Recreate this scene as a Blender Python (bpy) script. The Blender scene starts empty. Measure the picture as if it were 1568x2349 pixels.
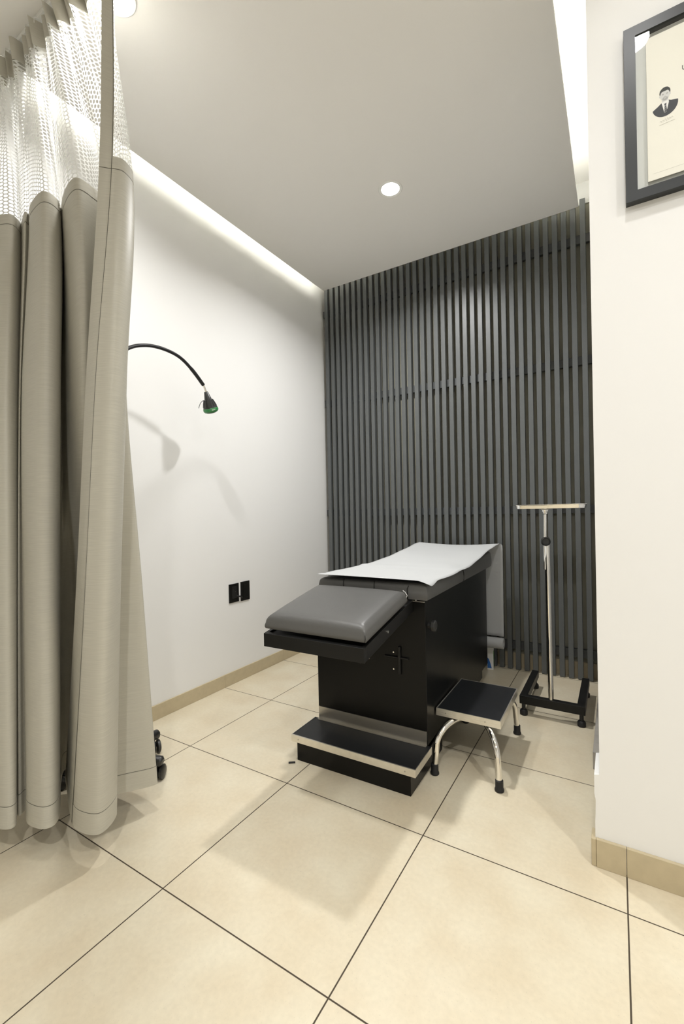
import bpy, bmesh, math, random
from mathutils import Vector, Matrix
random.seed(7)
D = bpy.data
COL = bpy.context.scene.collection
sc = bpy.context.scene
PI = math.pi

# ------------------------------------------------------------ camera, exposure, lights
FPX = 1023.2
YAW, PIT, ROL = 0.550117, -0.004322, -0.020362
fw = Vector((-math.sin(YAW)*math.cos(PIT), math.cos(YAW)*math.cos(PIT), math.sin(PIT)))
rt = Vector((math.cos(YAW), math.sin(YAW), 0)); up = rt.cross(fw)
r2 = rt*math.cos(ROL)+up*math.sin(ROL); u2 = -rt*math.sin(ROL)+up*math.cos(ROL)
cam = D.objects.new('camera', D.cameras.new('camera')); COL.objects.link(cam)
m = Matrix((r2, u2, -fw)).transposed().to_4x4(); m.translation = Vector((1.1878, -0.8534, 1.1370))
cam.matrix_world = m
cam.data.sensor_fit = 'HORIZONTAL'; cam.data.sensor_width = 36; cam.data.lens = 36*FPX/1568
cam.data.clip_start = 0.02
sc.camera = cam
sc.view_settings.view_transform = 'Standard'; sc.view_settings.look = 'None'
sc.view_settings.gamma = 1; sc.view_settings.use_curve_mapping = False
sc.view_settings.exposure = 0.72
w = D.worlds.new('world'); sc.world = w; w.use_nodes = True
w.node_tree.nodes['Background'].inputs[0].default_value = (0.9, 0.95, 1, 1)
w.node_tree.nodes['Background'].inputs[1].default_value = 0.3

LIGHT = (1.0, 0.99, 0.98)
P_EXAM = 15      # downlight over the exam table
P_CURT = 9       # downlight beside the curtain
P_ROOM = 15      # downlights of the room behind the camera
COVE = 22        # strips in the ceiling recess

# ------------------------------------------------------------ materials
def new_mat(name):
    mt = D.materials.new(name); mt.use_nodes = True
    nt = mt.node_tree; return mt, nt, nt.nodes['Principled BSDF']
def mat(name, col, rough=0.5, metal=0.0, spec=0.5, noise=None, bump=None, coat=0.0, sheen=0.0):
    mt, nt, b = new_mat(name)
    b.inputs['Base Color'].default_value = (*col, 1); b.inputs['Roughness'].default_value = rough
    b.inputs['Metallic'].default_value = metal; b.inputs['Specular IOR Level'].default_value = spec
    b.inputs['Coat Weight'].default_value = coat; b.inputs['Sheen Weight'].default_value = sheen
    tc = nt.nodes.new('ShaderNodeTexCoord')
    if noise:
        sc_, amt = noise
        n = nt.nodes.new('ShaderNodeTexNoise'); n.inputs['Scale'].default_value = sc_; n.inputs['Detail'].default_value = 5
        nt.links.new(tc.outputs['Object'], n.inputs['Vector'])
        cr = nt.nodes.new('ShaderNodeMapRange'); cr.inputs[1].default_value = 0.3; cr.inputs[2].default_value = 0.7
        cr.inputs[3].default_value = 1-amt; cr.inputs[4].default_value = 1+amt
        nt.links.new(n.outputs[0], cr.inputs[0])
        mx = nt.nodes.new('ShaderNodeVectorMath'); mx.operation = 'SCALE'; mx.inputs[0].default_value = col
        nt.links.new(cr.outputs[0], mx.inputs['Scale']); nt.links.new(mx.outputs[0], b.inputs['Base Color'])
    if bump:
        sc_, st = bump
        n = nt.nodes.new('ShaderNodeTexNoise'); n.inputs['Scale'].default_value = sc_; n.inputs['Detail'].default_value = 4
        nt.links.new(tc.outputs['Object'], n.inputs['Vector'])
        bp = nt.nodes.new('ShaderNodeBump'); bp.inputs['Strength'].default_value = st; bp.inputs['Distance'].default_value = 0.002
        nt.links.new(n.outputs[0], bp.inputs['Height']); nt.links.new(bp.outputs[0], b.inputs['Normal'])
    return mt
def emis(name, col, s):
    mt, nt, b = new_mat(name)
    b.inputs['Base Color'].default_value = (0, 0, 0, 1)
    b.inputs['Emission Color'].default_value = (*col, 1); b.inputs['Emission Strength'].default_value = s
    return mt

M_wall = mat('wall_paint', (0.84, 0.837, 0.82), 0.55, spec=0.3, noise=(0.9, 0.008), bump=(35, 0.04))
M_ceil = mat('ceiling_paint', (0.88, 0.865, 0.83), 0.8, spec=0.2)
M_backwall = mat('slat_backing_paint', (0.30, 0.29, 0.225), 0.6, noise=(4, 0.1))
M_slat = mat('slat_paint', (0.105, 0.113, 0.114), 0.40, spec=0.5)
M_rail = mat('rail_paint', (0.075, 0.08, 0.08), 0.45)
M_trimtile = mat('skirting_tile', (0.52, 0.44, 0.29), 0.32, noise=(30, 0.05))
M_greytile = mat('grey_tile', (0.36, 0.34, 0.31), 0.4, noise=(25, 0.15))
M_black = mat('black_laminate', (0.004, 0.004, 0.0037), 0.34, spec=0.22)
M_blackm = mat('black_paint', (0.007, 0.007, 0.0065), 0.42, spec=0.28)
M_rubber = mat('black_rubber', (0.012, 0.012, 0.013), 0.5, spec=0.4)
M_tread = mat('ribbed_tread', (0.010, 0.011, 0.013), 0.40, spec=0.5)
M_alu = mat('aluminium', (0.80, 0.77, 0.70), 0.33, metal=0.9, noise=(40, 0.05))
M_steel = mat('brushed_steel', (0.50, 0.48, 0.44), 0.38, metal=1.0)
M_chrome = mat('chrome', (0.86, 0.84, 0.80), 0.07, metal=1.0)
M_screw = mat('screw_head', (0.8, 0.8, 0.78), 0.25, metal=1.0)
M_vinyl = mat('grey_vinyl', (0.092, 0.091, 0.087), 0.40, spec=0.5, bump=(220, 0.12))
M_paper = mat('exam_paper', (0.47, 0.48, 0.48), 0.7, bump=(14, 0.25))
M_frame = mat('frame_black', (0.022, 0.025, 0.027), 0.42, spec=0.40)
M_matb = mat('mount_board', (0.74, 0.76, 0.72), 0.7)
M_cert = mat('certificate_paper', (0.86, 0.845, 0.75), 0.7)
M_plate = mat('black_plate', (0.008, 0.008, 0.007), 0.35)
M_ink = mat('ink', (0.10, 0.10, 0.10), 0.8)
M_inkfaint = mat('ink_faint', (0.62, 0.61, 0.56), 0.8)
M_suit = mat('print_dark', (0.06, 0.065, 0.075), 0.8)
M_hair = mat('print_hair', (0.055, 0.06, 0.06), 0.8)
M_beard = mat('print_mid', (0.42, 0.42, 0.41), 0.8)
M_skin = mat('print_light', (0.66, 0.66, 0.645), 0.8)
M_white = mat('print_white', (0.86, 0.86, 0.84), 0.8)
M_green = mat('green_plastic', (0.03, 0.20, 0.055), 0.3)
M_dkplastic = mat('dark_plastic', (0.018, 0.018, 0.017), 0.35)
M_lens = mat('lamp_lens', (0.03, 0.06, 0.03), 0.15)
M_whiteplastic = mat('white_plastic', (0.82, 0.82, 0.78), 0.35)
M_blue = mat('carton_blue', (0.03, 0.14, 0.45), 0.4)
M_cgreen = mat('carton_green', (0.05, 0.16, 0.03), 0.4)
M_thread = mat('torn_thread', (0.80, 0.79, 0.76), 0.8)
M_led = emis('led', (1.0, 0.985, 0.88), COVE)
M_lampface = emis('lamp_face', (1.0, 0.98, 0.93), 9)

def floor_mat():
    mt, nt, b = new_mat('beige_tile')
    N = nt.nodes; Lk = nt.links
    tc = N.new('ShaderNodeTexCoord')
    sep = N.new('ShaderNodeSeparateXYZ'); Lk.new(tc.outputs['Object'], sep.inputs[0])
    def line(out):
        a = N.new('ShaderNodeMath'); a.operation = 'MULTIPLY_ADD'; a.inputs[1].default_value = 1/0.6; a.inputs[2].default_value = 20.5
        Lk.new(out, a.inputs[0])
        f = N.new('ShaderNodeMath'); f.operation = 'FRACT'; Lk.new(a.outputs[0], f.inputs[0])
        s = N.new('ShaderNodeMath'); s.operation = 'SUBTRACT'; s.inputs[1].default_value = 0.5; Lk.new(f.outputs[0], s.inputs[0])
        ab = N.new('ShaderNodeMath'); ab.operation = 'ABSOLUTE'; Lk.new(s.outputs[0], ab.inputs[0]); return ab
    mn = N.new('ShaderNodeMath'); mn.operation = 'MINIMUM'
    Lk.new(line(sep.outputs[0]).outputs[0], mn.inputs[0]); Lk.new(line(sep.outputs[1]).outputs[0], mn.inputs[1])
    mr = N.new('ShaderNodeMapRange'); mr.inputs[1].default_value = 0.0025; mr.inputs[2].default_value = 0.0038
    Lk.new(mn.outputs[0], mr.inputs[0])
    n1 = N.new('ShaderNodeTexNoise'); n1.inputs['Scale'].default_value = 5; n1.inputs['Detail'].default_value = 6
    n2 = N.new('ShaderNodeTexNoise'); n2.inputs['Scale'].default_value = 70; n2.inputs['Detail'].default_value = 3
    n3 = N.new('ShaderNodeTexNoise'); n3.inputs['Scale'].default_value = 190; n3.inputs['Detail'].default_value = 2
    for n in (n1, n2, n3): Lk.new(tc.outputs['Object'], n.inputs['Vector'])
    cr = N.new('ShaderNodeValToRGB')
    cr.color_ramp.elements[0].position = 0.3; cr.color_ramp.elements[0].color = (0.620, 0.535, 0.385, 1)
    cr.color_ramp.elements[1].position = 0.7; cr.color_ramp.elements[1].color = (0.690, 0.630, 0.485, 1)
    Lk.new(n1.outputs[0], cr.inputs[0])
    m1 = N.new('ShaderNodeMapRange'); m1.inputs[1].default_value = 0.3; m1.inputs[2].default_value = 0.7; m1.inputs[3].default_value = 0.965; m1.inputs[4].default_value = 1.03
    Lk.new(n2.outputs[0], m1.inputs[0])
    m3 = N.new('ShaderNodeMapRange'); m3.inputs[1].default_value = 0.25; m3.inputs[2].default_value = 0.36; m3.inputs[3].default_value = 0.90; m3.inputs[4].default_value = 1.0
    Lk.new(n3.outputs[0], m3.inputs[0])
    mm = N.new('ShaderNodeMath'); mm.operation = 'MULTIPLY'; Lk.new(m1.outputs[0], mm.inputs[0]); Lk.new(m3.outputs[0], mm.inputs[1])
    vs = N.new('ShaderNodeVectorMath'); vs.operation = 'SCALE'; Lk.new(cr.outputs[0], vs.inputs[0]); Lk.new(mm.outputs[0], vs.inputs['Scale'])
    mx = N.new('ShaderNodeMix'); mx.data_type = 'RGBA'
    Lk.new(mr.outputs[0], mx.inputs[0]); mx.inputs[6].default_value = (0.060, 0.045, 0.028, 1); Lk.new(vs.outputs[0], mx.inputs[7])
    Lk.new(mx.outputs[2], b.inputs['Base Color'])
    rr = N.new('ShaderNodeMapRange'); rr.inputs[3].default_value = 0.8; rr.inputs[4].default_value = 0.36; Lk.new(mr.outputs[0], rr.inputs[0])
    Lk.new(rr.outputs[0], b.inputs['Roughness']); b.inputs['Specular IOR Level'].default_value = 0.42
    bp = N.new('ShaderNodeBump'); bp.inputs['Strength'].default_value = 0.6; bp.inputs['Distance'].default_value = 0.0015
    Lk.new(mr.outputs[0], bp.inputs['Height']); Lk.new(bp.outputs[0], b.inputs['Normal'])
    return mt
M_floor = floor_mat()

def fabric_mat():
    # u = metres along the cloth from the free edge, v = height
    mt, nt, b = new_mat('taupe_curtain_cloth'); N = nt.nodes; Lk = nt.links
    uv = N.new('ShaderNodeUVMap'); sep = N.new('ShaderNodeSeparateXYZ'); Lk.new(uv.outputs[0], sep.inputs[0])
    def band(out, c, wd):
        s = N.new('ShaderNodeMath'); s.operation = 'SUBTRACT'; s.inputs[1].default_value = c; Lk.new(out, s.inputs[0])
        a = N.new('ShaderNodeMath'); a.operation = 'ABSOLUTE'; Lk.new(s.outputs[0], a.inputs[0])
        l = N.new('ShaderNodeMath'); l.operation = 'LESS_THAN'; l.inputs[1].default_value = wd; Lk.new(a.outputs[0], l.inputs[0]); return l
    l1 = band(sep.outputs[1], 2.262, 0.0011); l2 = band(sep.outputs[1], 0.172, 0.0010); l3 = band(sep.outputs[0], 0.032, 0.0009)
    a = N.new('ShaderNodeMath'); a.operation = 'MAXIMUM'; Lk.new(l1.outputs[0], a.inputs[0]); Lk.new(l2.outputs[0], a.inputs[1])
    c = N.new('ShaderNodeMath'); c.operation = 'MAXIMUM'; Lk.new(a.outputs[0], c.inputs[0]); Lk.new(l3.outputs[0], c.inputs[1])
    mp = N.new('ShaderNodeMapping'); mp.inputs['Scale'].default_value = (14, 420, 1); Lk.new(uv.outputs[0], mp.inputs[0])
    n = N.new('ShaderNodeTexNoise'); n.inputs['Scale'].default_value = 1; n.inputs['Detail'].default_value = 2; Lk.new(mp.outputs[0], n.inputs['Vector'])
    mr = N.new('ShaderNodeMapRange'); mr.inputs[1].default_value = 0.35; mr.inputs[2].default_value = 0.65; mr.inputs[3].default_value = 0.95; mr.inputs[4].default_value = 1.05
    Lk.new(n.outputs[0], mr.inputs[0])
    vs = N.new('ShaderNodeVectorMath'); vs.operation = 'SCALE'; vs.inputs[0].default_value = (0.49, 0.47, 0.40); Lk.new(mr.outputs[0], vs.inputs['Scale'])
    mx = N.new('ShaderNodeMix'); mx.data_type = 'RGBA'; Lk.new(c.outputs[0], mx.inputs[0]); Lk.new(vs.outputs[0], mx.inputs[6]); mx.inputs[7].default_value = (0.09, 0.085, 0.065, 1)
    Lk.new(mx.outputs[2], b.inputs['Base Color'])
    b.inputs['Roughness'].default_value = 0.42; b.inputs['Specular IOR Level'].default_value = 0.45
    bp = N.new('ShaderNodeBump'); bp.inputs['Strength'].default_value = 0.07; bp.inputs['Distance'].default_value = 0.001
    Lk.new(n.outputs[0], bp.inputs['Height']); Lk.new(bp.outputs[0], b.inputs['Normal'])
    return mt
M_cloth = fabric_mat()

def net_mat():
    mt, nt, b = new_mat('white_honeycomb_net'); N = nt.nodes; Lk = nt.links
    uv = N.new('ShaderNodeUVMap')
    mp = N.new('ShaderNodeMapping'); mp.inputs['Scale'].default_value = (50, 66, 0); Lk.new(uv.outputs[0], mp.inputs[0])
    R = (1.7320508, 1.0, 1.0); H = (0.8660254, 0.5, 0.5)
    def vm(op, a=None, bb=None):
        v = N.new('ShaderNodeVectorMath'); v.operation = op
        for i, x in enumerate((a, bb)):
            if x is None: continue
            if isinstance(x, tuple): v.inputs[i].default_value = x
            else: Lk.new(x, v.inputs[i])
        return v
    off = vm('ADD', mp.outputs[0], (86.60254, 50.0, 0.0)).outputs[0]
    def cell(v):
        q = vm('MODULO', v, R).outputs[0]
        s = vm('SUBTRACT', q, (H[0], H[1], 0)).outputs[0]
        return vm('MULTIPLY', s, (1, 1, 0)).outputs[0]
    A = cell(off); B = cell(vm('ADD', off, H).outputs[0])
    la = vm('LENGTH', A).outputs['Value']; lb = vm('LENGTH', B).outputs['Value']
    lt = N.new('ShaderNodeMath'); lt.operation = 'LESS_THAN'; Lk.new(la, lt.inputs[0]); Lk.new(lb, lt.inputs[1])
    mx = N.new('ShaderNodeMix'); mx.data_type = 'VECTOR'; Lk.new(lt.outputs[0], mx.inputs[0]); Lk.new(B, mx.inputs[4]); Lk.new(A, mx.inputs[5])
    g = vm('ABSOLUTE', mx.outputs[1]).outputs[0]
    d = vm('DOT_PRODUCT', g, (0.8660254, 0.5, 0)).outputs['Value']
    sp = N.new('ShaderNodeSeparateXYZ'); Lk.new(g, sp.inputs[0])
    mxx = N.new('ShaderNodeMath'); mxx.operation = 'MAXIMUM'; Lk.new(d, mxx.inputs[0]); Lk.new(sp.outputs[1], mxx.inputs[1])
    gt = N.new('ShaderNodeMath'); gt.operation = 'GREATER_THAN'; gt.inputs[1].default_value = 0.365; Lk.new(mxx.outputs[0], gt.inputs[0])
    b.inputs['Base Color'].default_value = (0.78, 0.78, 0.76, 1); b.inputs['Roughness'].default_value = 0.7
    tr = N.new('ShaderNodeBsdfTranslucent'); tr.inputs[0].default_value = (0.85, 0.85, 0.8, 1)
    m0 = N.new('ShaderNodeMixShader'); m0.inputs[0].default_value = 0.35
    Lk.new(b.outputs[0], m0.inputs[1]); Lk.new(tr.outputs[0], m0.inputs[2])
    tp = N.new('ShaderNodeBsdfTransparent')
    m1 = N.new('ShaderNodeMixShader'); Lk.new(gt.outputs[0], m1.inputs[0]); Lk.new(tp.outputs[0], m1.inputs[1]); Lk.new(m0.outputs[0], m1.inputs[2])
    Lk.new(m1.outputs[0], N['Material Output'].inputs['Surface'])
    return mt
M_net = net_mat()

def glass_mat():
    mt, nt, b = new_mat('picture_glass'); N = nt.nodes; Lk = nt.links
    tp = N.new('ShaderNodeBsdfTransparent'); gl = N.new('ShaderNodeBsdfGlossy'); gl.inputs['Roughness'].default_value = 0.02
    fr = N.new('ShaderNodeFresnel'); fr.inputs[0].default_value = 1.45
    ge = N.new('ShaderNodeNewGeometry'); iv = N.new('ShaderNodeMath'); iv.operation = 'SUBTRACT'; iv.inputs[0].default_value = 1; Lk.new(ge.outputs['Backfacing'], iv.inputs[1])
    mu = N.new('ShaderNodeMath'); mu.operation = 'MULTIPLY'; Lk.new(fr.outputs[0], mu.inputs[0]); Lk.new(iv.outputs[0], mu.inputs[1])
    ms = N.new('ShaderNodeMixShader'); Lk.new(mu.outputs[0], ms.inputs[0]); Lk.new(tp.outputs[0], ms.inputs[1]); Lk.new(gl.outputs[0], ms.inputs[2])
    Lk.new(ms.outputs[0], N['Material Output'].inputs['Surface']); return mt
M_glass = glass_mat()

# ------------------------------------------------------------ mesh helpers
def obj(name, bm, material, parent=None, smooth=False, angle=None):
    bmesh.ops.recalc_face_normals(bm, faces=bm.faces)
    me = D.meshes.new(name); bm.to_mesh(me); bm.free()
    mats = material if isinstance(material, (list, tuple)) else [material]
    for x in mats: me.materials.append(x)
    if smooth:
        me.polygons.foreach_set('use_smooth', [True]*len(me.polygons))
        if angle is not None: me.set_sharp_from_angle(angle=math.radians(angle))
    o = D.objects.new(name, me); COL.objects.link(o); o.parent = parent
    return o
def thing(name, label, cat, loc=(0, 0, 0), rotz=0, group=None):
    o = D.objects.new(name, None); COL.objects.link(o); o.location = loc; o.rotation_euler = (0, 0, rotz)
    o.empty_display_size = 0.05
    o['label'] = label; o['category'] = cat
    if group: o['group'] = group
    return o
def tag(o, label, cat, group=None):
    o['label'] = label; o['category'] = cat
    if group: o['group'] = group
    return o
def struct(name, bm, m, **k):
    o = obj(name, bm, m, **k); o['kind'] = 'structure'; return o
def text_mesh(name, cu, material, parent):
    tmp = D.objects.new('tmp', cu); COL.objects.link(tmp); bpy.context.view_layer.update()
    me = D.meshes.new_from_object(tmp.evaluated_get(bpy.context.evaluated_depsgraph_get()))
    D.objects.remove(tmp); D.curves.remove(cu); me.name = name
    me.materials.clear(); me.materials.append(material)
    o = D.objects.new(name, me); COL.objects.link(o); o.parent = parent; return o
def box(bm, x0, x1, y0, y1, z0, z1, bev=0, seg=2, mi=0):
    r = bmesh.ops.create_cube(bm, size=1)
    vs = r['verts']
    for v in vs:
        v.co = Vector((x0+(v.co.x+.5)*(x1-x0), y0+(v.co.y+.5)*(y1-y0), z0+(v.co.z+.5)*(z1-z0)))
    fs = set(f for v in vs for f in v.link_faces)
    for f in fs: f.material_index = mi
    if bev:
        es = list(set(e for v in vs for e in v.link_edges))
        bmesh.ops.bevel(bm, geom=es, offset=bev, segments=seg, profile=0.5, affect='EDGES')
    return bm
def B(*a, **k): return box(bmesh.new(), *a, **k)
def cyl(bm, p, q, r0, r1=None, n=24, cap=True):
    p = Vector(p); q = Vector(q); r1 = r0 if r1 is None else r1
    d = (q-p).normalized(); a = d.orthogonal().normalized(); b = d.cross(a)
    R0 = [bm.verts.new(p+(a*math.cos(2*PI*i/n)+b*math.sin(2*PI*i/n))*r0) for i in range(n)]
    R1 = [bm.verts.new(q+(a*math.cos(2*PI*i/n)+b*math.sin(2*PI*i/n))*r1) for i in range(n)]
    for i in range(n): bm.faces.new((R0[i], R0[(i+1) % n], R1[(i+1) % n], R1[i]))
    if cap: bm.faces.new(R0[::-1]); bm.faces.new(R1)
    return bm
def tube(bm, pts, rad, n=14, cap=True):
    pts = [Vector(p) for p in pts]; rad = rad if isinstance(rad, (list, tuple)) else [rad]*len(pts)
    d0 = (pts[1]-pts[0]).normalized(); a = d0.orthogonal().normalized(); rings = []
    for i, p in enumerate(pts):
        d = ((pts[min(i+1, len(pts)-1)]-pts[max(i-1, 0)])).normalized()
        a = (a-d*a.dot(d)).normalized(); b = d.cross(a)
        rings.append([bm.verts.new(p+(a*math.cos(2*PI*k/n)+b*math.sin(2*PI*k/n))*rad[i]) for k in range(n)])
    for r0, r1 in zip(rings, rings[1:]):
        for k in range(n): bm.faces.new((r0[k], r0[(k+1) % n], r1[(k+1) % n], r1[k]))
    if cap: bm.faces.new(rings[0][::-1]); bm.faces.new(rings[-1])
    return bm
def lathe(bm, prof, org=(0, 0, 0), axis=(0, 0, 1), n=32):
    org = Vector(org); ax = Vector(axis).normalized(); a = ax.orthogonal().normalized(); b = ax.cross(a); rings = []
    for r, h in prof:
        rings.append([bm.verts.new(org+ax*h+(a*math.cos(2*PI*k/n)+b*math.sin(2*PI*k/n))*max(r, 1e-5)) for k in range(n)])
    for r0, r1 in zip(rings, rings[1:]):
        for k in range(n): bm.faces.new((r0[k], r0[(k+1) % n], r1[(k+1) % n], r1[k]))
    bm.faces.new(rings[0][::-1]); bm.faces.new(rings[-1]); return bm
def prism(bm, poly, y0, y1, mi=0):      # outline in x,z extruded along y
    A = [bm.verts.new((x, y0, z)) for x, z in poly]; Bv = [bm.verts.new((x, y1, z)) for x, z in poly]; n = len(poly)
    f = [bm.faces.new(A), bm.faces.new(Bv[::-1])]
    for i in range(n): f.append(bm.faces.new((A[i], Bv[i], Bv[(i+1) % n], A[(i+1) % n])))
    for q in f: q.material_index = mi
    return bm
def catmull(P, k):
    out = []; n = len(P)
    P = [Vector(p) for p in P]
    for i in range(n-1):
        a = P[max(i-1, 0)]; b = P[i]; c = P[i+1]; d = P[min(i+2, n-1)]
        for j in range(k):
            t = j/k
            out.append(0.5*((2*b)+(c-a)*t+(2*a-5*b+4*c-d)*t*t+(3*b-a-3*c+d)*t**3))
    out.append(P[-1]); return out

# ------------------------------------------------------------ room shell
XW, YS = -0.995, 2.411
PL = (-0.897, 1.018, -1.9, 2.318)          # lowered ceiling panel
struct('floor', B(-1.2, 3.4, -3.2, 2.7, -0.08, 0), M_floor)
struct('wall_left', B(XW-0.12, XW, -3.0, 2.6, 0, 3.26), M_wall)
struct('wall_back', B(XW-0.1, 1.3, 2.482, 2.6, 0, 3.26), M_backwall)
struct('trim_1', B(XW, 1.142, 2.474, 2.482, 3.10, 3.24), M_wall)
struct('wall_right', B(1.142, 1.26, 0.90, 2.482, 0, 3.26), M_wall)
bm = bmesh.new()
prism(bm, [(1.132, 3.26), (1.132, 0.31), (1.1305, 0.288), (1.117, 0.284), (1.1165, 0.225), (1.120, 0.205), (1.119, 0.16), (1.1175, 0.135), (1.1175, 0.02), (1.112, 0.0), (3.3, 0), (3.3, 3.26)], 0.754, 0.90)
struct('wall_front', bm, M_wall)
struct('wall_rear', B(XW-0.12, 3.4, -3.1, -3.0, 0, 3.26), M_wall)
struct('wall_far_right', B(3.2, 3.3, -3.0, 0.754, 0, 3.26), M_wall)
struct('ceiling', B(PL[0], PL[1], PL[2], PL[3], 3.0, 3.022), M_ceil)
struct('ceiling.001', B(-1.2, 3.4, -3.2, 2.6, 3.24, 3.32), M_ceil)
struct('ceiling.002', B(1.20, 3.2, -2.9, 0.62, 3.0, 3.022), M_ceil)
# skirting
def skirt(name, segs, axis, a0, a1, h, m):
    bm = bmesh.new()
    for s0, s1 in segs:
        if axis == 'y': box(bm, a0, a1, s0, s1, 0, h, bev=0.0012)
        else: box(bm, s0, s1, a0, a1, 0, h, bev=0.0012)
    return struct(name, bm, m)
skirt('baseboard_left', [(-3.0, -0.001), (0.0005, 0.5995), (0.6005, 1.1995), (1.2005, 1.7995), (1.8005, 2.48)], 'y', XW, XW+0.010, 0.082, M_trimtile)
skirt('baseboard_front', [(1.120, 1.1995), (1.2008, 1.7995), (1.8005, 2.3995), (2.4005, 3.2)], 'x', 0.742, 0.754, 0.088, M_trimtile)
struct('baseboard_front_return', B(1.106, 1.1195, 0.744, 0.80, 0, 0.086, bev=0.002), M_trimtile)
skirt('baseboard_back', [(XW+0.01, -0.3), (-0.299, 0.3), (0.301, 0.9), (0.901, 1.14)], 'x', 2.472, 2.482, 0.10, M_trimtile)
struct('baseboard_right', B(1.088, 1.142, 1.33, 2.40, 0, 0.075, bev=0.002), M_greytile)

# ------------------------------------------------------------ lights
def disk_light(name, x, y, z, power, size=0.11, spread=150):
    l = D.lights.new(name, 'AREA'); l.shape = 'DISK'; l.size = size; l.energy = power; l.color = LIGHT; l.spread = math.radians(spread)
    o = D.objects.new(name, l); COL.objects.link(o); o.location = (x, y, z); return o
def downlight(x, y, power, label):
    t = thing('downlight', label, 'ceiling light', (x, y, 3.0), group='round recessed downlights')
    bm = bmesh.new(); lathe(bm, [(0.052, -0.001), (0.066, -0.004), (0.070, -0.001), (0.070, 0.0), (0.052, 0.0)], n=40)
    obj('trim_ring', bm, M_whiteplastic, t, True, 40)
    bm = bmesh.new(); cyl(bm, (0, 0, -0.0016), (0, 0, -0.0005), 0.0525, n=40)
    obj('diffuser', bm, M_lampface, t)
    lt = disk_light('downlight_glow', 0, 0, -0.007, power); lt.parent = t
    return t
downlight(0.098, 1.535, P_EXAM, 'small bright round downlight in the ceiling above the exam table')
downlight(-0.315, 0.115, P_CURT, 'bright round downlight right beside the top of the curtain')
downlight(1.275, 0.15, P_ROOM*0.20, 'round downlight in the ceiling close to the wall with the picture')
downlight(1.30, -1.45, P_ROOM, 'round downlight in the ceiling behind the viewer, nearer one')
downlight(2.45, -0.60, P_ROOM, 'round downlight in the ceiling far to the right of the picture')
def led(x, y0, y1, label):
    o = obj('led_strip', B(x-0.006, x+0.006, y0, y1, 3.024, 3.028), M_led)
    tag(o, label, 'led strip', 'led strips hidden above the ceiling panel')
led(-0.885, -1.8, 2.31, 'thin glowing led strip along the left edge of the ceiling panel')
led(0.995, -1.8, 2.31, 'thin glowing led strip along the right edge of the ceiling panel')

# ------------------------------------------------------------ slat screen
t = thing('slat_screen', 'dark grey vertical timber slat screen covering the back wall of the alcove', 'wall panel', (0.1, YS, 0))
bm = bmesh.new()
for i in range(38):
    x = -0.951+i*0.0547-0.1
    j = random.uniform(-0.0012, 0.0012)
    box(bm, x+j, x+j+0.0312, 0.0, 0.034, 0.004, 3.098+random.uniform(-.002, .002), bev=0.001, seg=1)
obj('slat_panel', bm, M_slat, t)
for z in (0.135, 1.085, 2.050, 2.835):
    obj('rail', B(-1.09, 1.03, 0.034, 0.060, z, z+0.055, bev=0.001, seg=1), M_rail, t)

# ------------------------------------------------------------ exam table
T = thing('exam_table', 'black examination table with grey vinyl cushions and a front step', 'exam table', (0.207, 0.95, 0), math.radians(1.2))
# local frame: front face y=0, x -0.28..0.28
bm = bmesh.new(); box(bm, -0.279, 0.279, 0, 1.15, 0.118, 0.738, bev=0.002)
obj('cabinet', bm, M_black, T)
obj('plinth', B(-0.255, 0.250, 0.22, 1.12, 0.03, 0.108), M_black, T)
bm = bmesh.new(); box(bm, -0.26, 0.26, 0.23, 1.10, 0.107, 0.119); obj('shadow_gap', bm, M_blackm, T)
for x, y in ((-0.2, 0.3), (0.2, 0.3), (-0.2, 1.05), (0.2, 1.05)):
    bm = bmesh.new(); lathe(bm, [(0.018, 0), (0.02, 0.004), (0.016, 0.03)], (x, y, 0), n=20); obj('foot', bm, M_rubber, T, True, 40)
sb = obj('step_base', B(-0.279, 0.272, -0.183, 0.215, 0, 0.0905, bev=0.002), M_black, T)
st = obj('step_board', B(-0.296, 0.296, -0.197, -0.001, 0.0910, 0.1185), M_tread, T)
bm = bmesh.new()
box(bm, -0.2985, 0.2985, -0.1995, -0.197, 0.0895, 0.1205, bev=0.0006, seg=1)
box(bm, -0.2985, -0.296, -0.197, -0.004, 0.0895, 0.1205); box(bm, 0.296, 0.2985, -0.197, -0.004, 0.0895, 0.1205)
box(bm, -0.296, 0.296, -0.197, -0.1935, 0.1186, 0.1205)
obj('edge_trim', bm, M_alu, st)
for x in (-0.26, 0.255): obj('screw', cyl(bmesh.new(), (x, -0.2, 0.105), (x, -0.2012, 0.105), 0.0028, n=12), M_steel, st)
bm = bmesh.new(); box(bm, -0.276, 0.276, -0.003, 0, 0.1205, 0.178); box(bm, -0.276, 0.276, -0.019, -0.003, 0.1187, 0.1205)
cyl(bm, (0.266, -0.003, 0.162), (0.266, -0.0042, 0.162), 0.0025, n=10)
obj('kick_plate', bm, M_steel, T)
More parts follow.
